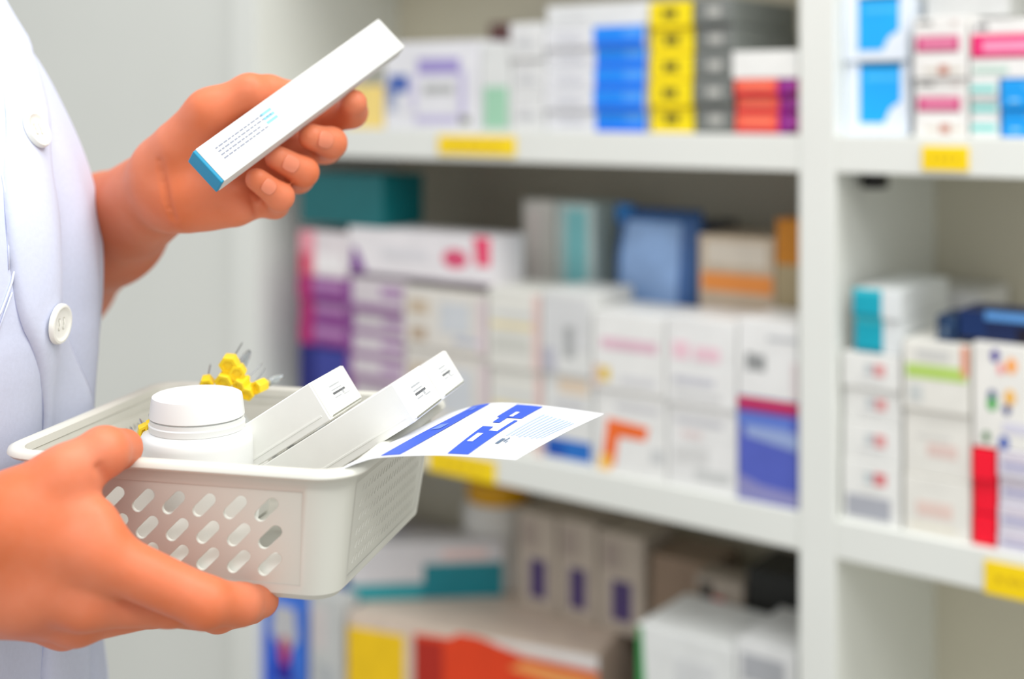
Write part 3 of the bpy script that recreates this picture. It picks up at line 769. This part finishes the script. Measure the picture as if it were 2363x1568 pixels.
patch(.67, .70, .55, .66, 3, 4, E_, 0, .055); patch(.655, .755, .66, .955, 4, 10, E_, 0, .055)
patch(.675, .70, .20, .34, 2, 6, E_ * 1.6, 2, .055); patch(.70, .715, .68, .78, 2, 4, E_ * 1.6, 2, .055); patch(.41, .45, .44, .54, 3, 5, E_ * 1.6, 3, .118); patch(.42, .44, .83, .9, 2, 3, E_ * 1.6, 3, .118)
for i in range(9):
    u = .795 + i * .0155
    patch(u, u + .008, .34 + .01 * (i % 3), .80 - .012 * i, 1, 10, E_, 1, .055)
patch(.80, .815, .2, .29, 1, 3, E_, 4, .055); patch(.82, .826, .24, .31, 1, 3, E_, 4, .055); patch(.832, .836, .22, .26, 1, 2, E_, 4, .055)
for i in range(4):
    patch(.49 + i * .03, .494 + i * .03, .05, .30, 1, 8, E_, 5, .118)
mesh_obj('leaflet_print', lv, lf, [mat((48, 88, 205), .5), mat((190, 210, 246), .5), mat((236, 240, 250), .5), mat((110, 140, 224), .5), mat((96, 116, 140), .5), mat((214, 224, 240), .5)], leaflet, lm, True)['label'] = 'blue printed bars and small text'

# ================================================================== HELD CARTON
hc = bpy.data.objects.new('medicine_carton', None); C.objects.link(hc)
la = Vector((0.60043764, 0.6128736, 0.51367362)); wa = Vector((0.6858701, -0.06441262, -0.72486773)); ta = Vector((-0.41116523, 0.78755124, -0.45902744))
org = Vector((-0.17119302, 0.69999534, H + (-0.02368109)))
if la.cross(wa).dot(-ta) < 0: pass
mx = Matrix((la, -wa, -ta)).transposed().to_4x4()
if mx.to_3x3().determinant() < 0:
    raise RuntimeError('left handed')
mx.translation = org
hc.matrix_world = mx
tag(hc, 'long slim white carton with a teal end held up in a hand', 'box')
L_, W_, T_ = .1499, .0236, .0130
bm = bmesh.new()
bm_box(bm, (0.0008, -W_, -T_), (L_, 0, 0), .0005)
for i, (x0, x1) in enumerate(((.010, .046), (.010, .050), (.010, .040), (.010, .044))):
    y = -.0062 - .0024 * i
    k = 0
    x = x0
    while x < x1:
        w_ = .0016 + .0014 * ((i * 5 + k * 3) % 4) / 3
        bm_box(bm, (x, y - .0004, -.0001), (min(x + w_, x1), y + .0004, .00015), 0, 1); x += w_ + .0007; k += 1
for y in (-.0060, -.0088, -.0116):
    bm_box(bm, (.044, y - .0009, -.0001), (.052, y + .0007, .00015), 0, 2)
bm_obj('carton_body', bm, [mat((216, 216, 212), .5), mat((140, 144, 160), .5), mat((130, 190, 214), .5)], hc)
bm = bmesh.new(); bm_box(bm, (-.0012, -W_ + .0002, -T_ + .0002), (.001, -.0002, -.0002), .0006)
e = bm_obj('end_flap', bm, mat((0, 140, 178), .4), hc); e['label'] = 'teal end flap'

# ================================================================== PERSON
person = empty('person', (-0.42, 0.74, 0)); tag(person, 'person in a white buttoned coat, one hand holding up a carton, the other a basket', 'person')
PIV = person.location.copy()
def to_person(verts):
    v = np.array(verts, float) - np.array(PIV); return v
mm = 0.001
def J(px, py, Y, r): return (P(px, py, Y), r * mm)

def build_limb(h, blends, fingers, kf=0.007, creases=()):
    pts = [np.array(p) for seg in blends for p in (seg[0], seg[1])] + [np.array(j[0]) for f in fingers for j in f]
    lo = np.min(pts, 0) - 0.055; hi = np.max(pts, 0) + 0.055
    fl = Field(lo, hi, h)
    V = fl.new()
    for a, b, ra, rb, k in blends: fl.cone(a, b, ra, rb, None, V, k)
    Fg = fl.new()
    for f in fingers:
        G = fl.new()
        for (a, ra), (b, rb) in zip(f, f[1:]): fl.cone(a, b, ra, rb, None, G, 0.0035)
        Fg = smin(Fg, G, 0.0016)
    V = smin(V, Fg, kf)
    W = fl.new()
    for path, r, dep in creases:
        pts = []
        for (a, b) in zip(path, path[1:]):
            m = max(2, int(math.hypot(b[0] - a[0], b[1] - a[1]) / 8))
            pts += [(a[0] + (b[0] - a[0]) * i / m, a[1] + (b[1] - a[1]) * i / m) for i in range(m)]
        pts.append(path[-1]); prev = None
        for px, py in pts:
            hit = None
            for Y in np.arange(fl.lo[1], fl.lo[1] + fl.h * fl.n[1], .0006):
                q = P(px, py, Y); g = [int(round((q[k] - fl.lo[k]) / fl.h)) for k in range(3)]
                if all(0 <= g[k] < fl.n[k] for k in range(3)) and V[g[0], g[1], g[2]] < 0:
                    hit = P(px, py, Y - (r - dep) * mm); break
            if hit is not None and prev is not None and (hit - prev).length < .012: fl.cone(prev, hit, r * mm, r * mm, None, W, 0)
            prev = hit
    if creases: V = -smin(-V, W, 0.0015)
    return surface(fl, V)

def seg(j0, j1, k): return (j0[0], j1[0], j0[1], j1[1], k)
# -- left hand (far arm), palm to the lens, box across it
elbL = (Vector((-0.345, 0.975, H - 0.128)), .043); shL = (Vector((-0.50, 0.99, H + 0.17)), .050)
wrL = J(398, 420, .772, 25)
wA, wB = J(388, 385, .768, 19), J(412, 458, .766, 20)
mcpL = [J(606, 285, .782, 11), J(597, 345, .776, 11), J(572, 405, .768, 10.5), J(545, 460, .758, 10)]
blL = [seg(shL, elbL, 0), seg(elbL, J(250, 530, .87, 34), .02), seg(J(250, 530, .87, 34), wrL, .02), seg(wA, J(455, 370, .766, 17), .012), seg(wB, J(470, 460, .762, 16), .012)]
for st, m in zip((J(440, 375, .770, 16), J(450, 400, .770, 16), J(455, 430, .768, 15), J(455, 455, .764, 15)), mcpL):
    blL.append(seg(st, m, .010))
blL.append(seg(J(425, 335, .755, 17), J(485, 258, .746, 13), .012))       # ball of the thumb
blL.append(seg(J(440, 462, .752, 16.5), J(540, 472, .752, 12.5), .012))   # heel of the hand
fgL = [
    [J(480, 262, .745, 12.5), J(575, 214, .748, 10.8), J(620, 212, .758, 9.6), J(672, 218, .770, 8.2)],
    [mcpL[0], J(738, 280, .800, 9.8), J(812, 260, .788, 9.2), J(816, 238, .776, 8.2)],
    [mcpL[1], J(752, 340, .793, 9.8), J(764, 330, .766, 9.0), J(718, 316, .753, 7.6)],
    [mcpL[2], J(688, 410, .779, 9.2), J(700, 397, .752, 8.6), J(640, 365, .740, 7.2)],
    [mcpL[3], J(634, 472, .766, 8.2), J(646, 454, .742, 7.8), J(592, 414, .730, 6.5)]]
crL = [([(366, 372), (376, 420), (384, 466), (398, 505)], 2.4, .9), ([(584, 462), (594, 490), (600, 514)], 2.2, 1.3)]
vL, fL = build_limb(0.0015, blL, fgL, creases=crL)
# -- right hand (near arm), back to the lens, gripping the basket corner
elbR = (Vector((-0.49, 0.555, H - 0.20)), .044); shR = (Vector((-0.50, 0.58, H + 0.15)), .052)
wrR = J(-110, 1290, .606, 26)
mcpR = [J(228, 1283, .603, 13.2), J(196, 1385, .606, 13), J(176, 1425, .622, 12.5), J(150, 1440, .640, 11)]
blR = [seg(shR, elbR, 0), seg(elbR, (wrR[0] + (elbR[0] - wrR[0]) * .3, .034), .02), seg((wrR[0] + (elbR[0] - wrR[0]) * .3, .034), wrR, .02),
       seg(J(-120, 1235, .606, 20), J(20, 1215, .603, 19), .012), seg(J(-120, 1345, .610, 20), J(40, 1365, .606, 19), .012)]
for st, m in zip((J(0, 1230, .604, 18), J(0, 1290, .606, 18), J(0, 1350, .612, 17), J(0, 1390, .620, 15)), mcpR):
    blR.append(seg(st, m, .012))
blR.append(seg(J(0, 1195, .606, 17.5), J(150, 1100, .612, 13.5), .012))
blR.append(seg(J(60, 1200, .607, 16), J(215, 1210, .607, 11), .014))       # web between thumb and index
fgR = [
    [J(140, 1105, .612, 13.5), J(238, 1045, .622, 12), J(284, 1036, .644, 9.8)],
    [mcpR[0], J(474, 1392, .608, 11.6), J(556, 1396, .624, 9.6), J(606, 1389, .642, 8.0)],
    [mcpR[1], J(392, 1396, .630, 10.4), J(505, 1420, .664, 8.6), J(585, 1408, .690, 7.2)],
    [mcpR[2], J(360, 1400, .660, 10), J(460, 1408, .69, 8.6), J(530, 1395, .712, 7.4)],
    [mcpR[3], J(310, 1395, .684, 8.8), J(390, 1390, .705, 7.8), J(450, 1375, .722, 6.8)]]
crR = [([(228, 1080), (244, 1108), (258, 1136)], 2.2, 1.4)]
vR, fR = build_limb(0.0015, blR, fgR, creases=crR)
# -- trunk, neck and legs under the clothes (coarser)
tb = []
def add(a, b, ra, rb, k=.04): tb.append((Vector(a), Vector(b), ra, rb, k))
add((-.475, .745, H + .08), (-.41, .74, H - .16), .085, .088); add((-.48, .68, H + .08), (-.43, .69, H - .16), .08, .085); add((-.47, .82, H + .08), (-.40, .79, H - .16), .08, .08)
add((-.41, .74, H - .16), (-.42, .74, H - .42), .09, .10); add((-.43, .68, H - .2), (-.43, .67, H - .42), .085, .09); add((-.41, .80, H - .2), (-.42, .80, H - .42), .07, .09)
add((-.50, .74, H + .12), (-.485, .735, H + .26), .055, .052)
add((-.48, .74, H + .14), shL[0], .06, .055); add((-.48, .74, H + .14), shR[0], .06, .055)
add((-.42, .80, H - .44), (-.42, .80, .48), .085, .058); add((-.43, .67, H - .44), (-.43, .66, .48), .085, .058)
add((-.42, .80, .48), (-.43, .80, .09), .056, .036); add((-.43, .66, .48), (-.44, .66, .09), .056, .036)
add((-.45, .80, .04), (-.28, .77, .03), .04, .03, .02); add((-.46, .66, .04), (-.29, .63, .03), .04, .03, .02)
add(shL[0], elbL[0], .050, .041, .02); add(shR[0], elbR[0], .050, .041, .02)
pts = np.array([list(p) for s in tb for p in (s[0], s[1])])
fl = Field(pts.min(0) - .13, pts.max(0) + .13, 0.008); V = fl.new()
for a, b, ra, rb, k in tb: fl.cone(a, b, ra, rb, None, V, k)
vT, fT = surface(fl, V)
vv_ = np.concatenate([vL, vR, vT]); ff_ = np.concatenate([fL, fR + len(vL), fT + len(vL) + len(vR)])
body = mesh_obj('body', to_person(vv_).tolist(), ff_.tolist(), M_SKIN, person, None, True)

# fingernails of the far hand's middle, ring and little fingers
def nail(dip, tip, wd, ln, tilt, frac=.72):
    a, b = dip[0], tip[0]; d = (b - a).normalized()
    c = a.lerp(b, frac); r = dip[1] + (tip[1] - dip[1]) * frac
    cam = (Vector((0, 0, H)) - c).normalized()
    nn = (cam - d * cam.dot(d)).normalized()
    sd_ = d.cross(nn)
    nn = (nn * math.cos(tilt) + sd_ * math.sin(tilt)).normalized(); sd_ = d.cross(nn)
    vs, fs = [], []
    NU, NV = 10, 10
    for j in range(NV + 1):
        for i in range(NU + 1):
            u, v = 2 * i / NU - 1, 2 * j / NV - 1
            # squircle to ellipse
            x = u * math.sqrt(1 - v * v / 2.6); y = v * math.sqrt(1 - u * u / 2.6)
            ang = x * wd / 2 / (r * 1.02)
            p = c + d * (y * ln / 2) + (nn * math.cos(ang) + sd_ * math.sin(ang)) * (r + 0.00025) - nn * (0.0007 * max(0, y) ** 2)
            vs.append(p)
    for j in range(NV):
        for i in range(NU):
            q = j * (NU + 1) + i; fs.append((q, q + 1, q + NU + 2, q + NU + 1))
    o = mesh_obj('fingernail', to_person(vs).tolist(), fs, M_NAIL, body, None, True)
    m = o.modifiers.new('thickness', 'SOLIDIFY'); m.thickness = .0008; m.offset = 0
nail(fgL[2][2], fgL[2][3], .0105, .0115, 0.1); nail(fgL[3][2], fgL[3][3], .010, .0105, 0.1); nail(fgL[4][2], fgL[4][3], .0085, .009, 0.1)

# -- coat
Fd = Vector((.95, -.31, 0)); Ld = Vector((.31, .95, 0))
sil = [(-320, -175), (-200, -120), (-100, -60), (-40, -22), (0, -8), (30, 5), (90, 52), (150, 98), (250, 150), (330, 188), (400, 213), (480, 231), (560, 239), (640, 240), (700, 236), (780, 228), (850, 221), (950, 216), (1050, 214), (1200, 220), (1350, 233), (1500, 245), (1800, 262), (2600, 300), (3200, 330)]
btn = [(-320, -190), (0, 0), (150, 32), (295, 60), (480, 88), (685, 113), (1000, 132), (1500, 150), (3200, 190)]
def lerp_tab(t, y):
    for (a, b), (c, d) in zip(t, t[1:]):
        if y <= c: return b + (d - b) * max(0, (y - a)) / (c - a)
    return t[-1][1]
YS = .82; CY = .737
def zy(y): return H + (HY - y) / F * YS
def sizes(y):
    if y < 250: k = min(1, max(0, (250 - y) / 570)); return .112 - .035 * k, .150 - .055 * k ** 1.5
    if y > 700: k = min(1, (y - 700) / 900); return .112 + .018 * k, .148 + .02 * k
    return .112, .150
def fold(ph, y):
    g = min(1.05, max(0.25, (y - 150) / 450))
    f = .0032 * math.sin(11 * ph + 1.2 + .0011 * y) + .0022 * math.sin(19 * ph + .6 - .0016 * y) + .0016 * math.sin(7 * ph + .004 * y)
    f += .0028 * math.sin(5 * ph - .0062 * y) * (1 - g) * .6
    return f * g
rows = np.arange(-320, 3200, 22.0)
NA = 180
def base_pt(cx, y, ph, extra=0.0):
    a, b = sizes(y); c, s = math.cos(ph), math.sin(ph)
    f = fold(ph, y) + extra
    sc = lambda v: math.copysign(abs(v) ** .92, v)
    q = Vector((cx, CY, 0)) + Fd * ((a + f) * sc(c)) + Ld * ((b + f) * sc(s)); q.z = zy(y)
    return q
cxs = {}
smooth_sil = {}
for y in rows: smooth_sil[y] = np.mean([lerp_tab(sil, y + d) for d in range(-50, 51, 10)])
for y in rows:
    t = smooth_sil[y]; lo_, hi_ = -.9, 0.2
    phs = np.linspace(-.3, 2.2, 60)
    for _ in range(30):
        m = (lo_ + hi_) / 2
        mxp = max((lambda q: q.x / q.y * F + CX)(base_pt(m, y, p)) for p in phs)
        if mxp > t: hi_ = m
        else: lo_ = m
    cxs[y] = (lo_ + hi_) / 2
def cx_at(y):
    i = max(0, min(len(rows) - 2, int((y - rows[0]) / 22))); f = (y - rows[i]) / 22
    return cxs[rows[i]] * (1 - f) + cxs[rows[i + 1]] * f
def coat_pt(y, ph, extra=0.0): return base_pt(cx_at(y), y, ph, extra)
def phi_for(y, px):
    phs = np.linspace(-1.2, 1.0, 240); xs = [(lambda q: q.x / q.y * F + CX)(coat_pt(y, p)) for p in phs]
    return float(np.interp(px, np.maximum.accumulate(xs), phs))
cvs = []; cfs = []
for y in rows:
    for i in range(NA): cvs.append(coat_pt(y, 2 * PI * i / NA))
for j in range(len(rows) - 1):
    for i in range(NA):
        a = j * NA + i; b = j * NA + (i + 1) % NA
        cfs.append((a, a + NA, b + NA, b))
# short sleeves, part of the same cloth
for sh, el in ((shL, elbL), (shR, elbR)):
    d = el[0] - sh[0]; ax = d.normalized(); up = ax.orthogonal().normalized(); wv = ax.cross(up)
    b0 = len(cvs); NS = 36
    for k in range(9):
        t = -.12 + .80 * k / 8
        for i in range(NS):
            an = 2 * PI * i / NS; r = .054 + .004 * t + .002 * math.sin(5 * an + 3 * t)
            cvs.append(sh[0] + d * t + (up * math.cos(an) + wv * math.sin(an)) * r)
    for k in range(8):
        for i in range(NS):
            a = b0 + k * NS + i; b = b0 + k * NS + (i + 1) % NS
            cfs.append((a, b, b + NS, a + NS))
    b1 = len(cvs); cvs.append(sh[0] - d * .2)
    for i in range(NS): cfs.append((b1, b0 + (i + 1) % NS, b0 + i))
coat = mesh_obj('coat', to_person(cvs).tolist(), cfs, M_COAT, person, None, True)
coat['label'] = 'white buttoned coat with short sleeves'
sd = coat.modifiers.new('thickness', 'SOLIDIFY'); sd.thickness = .0012; sd.offset = -1
# placket strip down the front
pv, pf = [], []
yrow = np.arange(-250, 3100, 24.0); NW = 10
pcs = np.array([phi_for(y, lerp_tab(btn, y)) for y in yrow]); pcs = np.convolve(np.pad(pcs, 4, 'edge'), np.ones(9) / 9, 'valid')
for y, pc in zip(yrow, pcs):
    for i in range(NW + 1):
        w_ = (i / NW - .5) * 2
        edge = .0036 if abs(w_) < .99 else .0006
        pv.append(coat_pt(y, pc + .02 + w_ * .150, edge + .0010 * (1 - w_ * w_) + .0005 * math.sin(y * .03) * (abs(w_) > .7)))
for j in range(len(yrow) - 1):
    for i in range(NW):
        a = j * (NW + 1) + i; pf.append((a, a + NW + 1, a + NW + 2, a + 1))
pl = mesh_obj('placket', to_person(pv).tolist(), pf, M_PLACKET, coat, None, True)
m = pl.modifiers.new('thickness', 'SOLIDIFY'); m.thickness = .0016; m.offset = -1
# seams: chest dart and pocket opening
bm = bmesh.new()
def seam(pxs, ex=.0004, r=.0006):
    pts = []
    for px, y in pxs:
        pts.append(coat_pt(y, phi_for(y, px), ex) - PIV)
    tube_bm(bm, pts, r, 6)
seam([(4, 380), (12, 420), (16, 470), (18, 520), (20, 560)]); seam([(33, 552), (26, 585), (14, 612), (0, 640), (-20, 660)], .0006, .0007); seam([(26, 606), (10, 640), (-12, 690)], .0005, .0006)
bm_obj('pocket_piping', bm, M_PLACKET, coat, True)
# buttons
def button(y, px, dia):
    ph = phi_for(y, px)
    p = coat_pt(y, ph, .0056); du = (coat_pt(y, ph + .22, .0042) - coat_pt(y, ph - .22, .0042)).normalized()
    dv = (coat_pt(y - 60, ph, .0042) - coat_pt(y + 60, ph, .0042)).normalized()
    nn = dv.cross(du) * -1
    nn = du.cross(dv)
    if nn.dot(Vector((0, 0, H)) - p) < 0: nn = -nn
    dv = nn.cross(du)
    mx = Matrix((du, dv, nn)).transposed().to_4x4(); mx.translation = p - PIV
    r = dia / 2
    bm = bmesh.new()
    lathe(bm, [(r * .9, -.0004), (r, .0003), (r, .0018), (r * .94, .0028), (r * .84, .0030), (r * .72, .0022), (r * .66, .0019), (r * .2, .0019)], seg=40)
    for sx in (-1, 1):
        for sy in (-1, 1):
            q = len(bm.verts)
            rb_ = bmesh.ops.create_circle(bm, cap_ends=True, radius=r * .10, segments=10, matrix=Matrix.Translation((sx * r * .22, sy * r * .22, .00195)))
            for f in set(f for v in rb_['verts'] for f in v.link_faces): f.material_index = 1
    for sx in (-1, 1): tube_bm(bm, [(sx * r * .22, -r * .24, .0019), (sx * r * .22, 0, .0027), (sx * r * .22, r * .24, .0019)], .0005, 6, False, 0)
    for v in bm.verts: v.co = mx @ v.co
    bm_obj('button', bm, [M_BUTTON, mat((190, 188, 176), .6)], coat, smooth_angle=.6)
button(295, 60, .0215); button(685, 113, .0225); button(-90, 0, .0215); button(1090, 136, .0225); button(1500, 152, .0225)
# trousers and shoes below the hem
bm = bmesh.new()
for (x, y) in ((-.425, .80), (-.435, .66)):
    tube_bm(bm, [Vector((x, y, .70)) - PIV, Vector((x - .002, y, .48)) - PIV, Vector((x - .006, y, .12)) - PIV], [.098, .078, .062], 24)
bm_obj('trousers', bm, M_TROUSER, person, True)
bm = bmesh.new()
for (x, y) in ((-.36, .785), (-.37, .645)):
    tube_bm(bm, [Vector((x - .13, y + .03, .04)) - PIV, Vector((x - .05, y + .01, .055)) - PIV, Vector((x + .04, y - .01, .048)) - PIV, Vector((x + .12, y - .025, .036)) - PIV], [.034, .05, .046, .03], 16)
bm_obj('shoes', bm, mat((230, 230, 230), .5), person, True)

# ================================================================== LIGHT AND CAMERA
wd = bpy.data.worlds.new('world'); bpy.context.scene.world = wd; wd.use_nodes = True
bg = wd.node_tree.nodes['Background']; bg.inputs['Color'].default_value = (0.97, 0.99, 1.0, 1); bg.inputs['Strength'].default_value = 0.70
def area(name, loc, tgt, sx, sy, power, col=(1, 1, .985)):
    l = bpy.data.lights.new(name, 'AREA'); l.shape = 'RECTANGLE'; l.size = sx; l.size_y = sy; l.energy = power; l.color = col
    o = bpy.data.objects.new(name, l); C.objects.link(o); o.location = loc
    o.rotation_euler = (Vector(tgt) - Vector(loc)).to_track_quat('-Z', 'Y').to_euler()
    return o
area('ceiling_lamp', (0.35, 0.55, 2.75), (0.35, 0.65, 0), 1.6, 0.5, 19)
area('ceiling_lamp.001', (0.35, -1.1, 2.75), (0.35, -0.5, 0), 1.8, 0.5, 20)
area('shelf_fill_light', (1.25, 0.1, 2.75), (1.0, 0.5, 0), 0.5, 1.2, 12)  # unseen fill light, added to brighten the shelves and wall

cam = bpy.data.cameras.new('camera'); co = bpy.data.objects.new('camera', cam); C.objects.link(co)
co.location = (0, 0, H); co.rotation_euler = (PI / 2, 0, 0)
cam.sensor_fit = 'HORIZONTAL'; cam.sensor_width = 36.0; cam.lens = 36.0 * F / 2363.0
cam.shift_x = 0.0; cam.shift_y = -(1568 / 2 - HY) / 2363.0
cam.clip_start = 0.05
cam.dof.use_dof = True; cam.dof.focus_distance = 0.68; cam.dof.aperture_fstop = cam.lens / 15.0
sc = bpy.context.scene; sc.camera = co
vs = sc.view_settings
sc.display_settings.display_device = 'sRGB'
vs.view_transform = 'Standard'; vs.look = 'None'; vs.gamma = 1.0; vs.exposure = 0.2; vs.use_curve_mapping = False
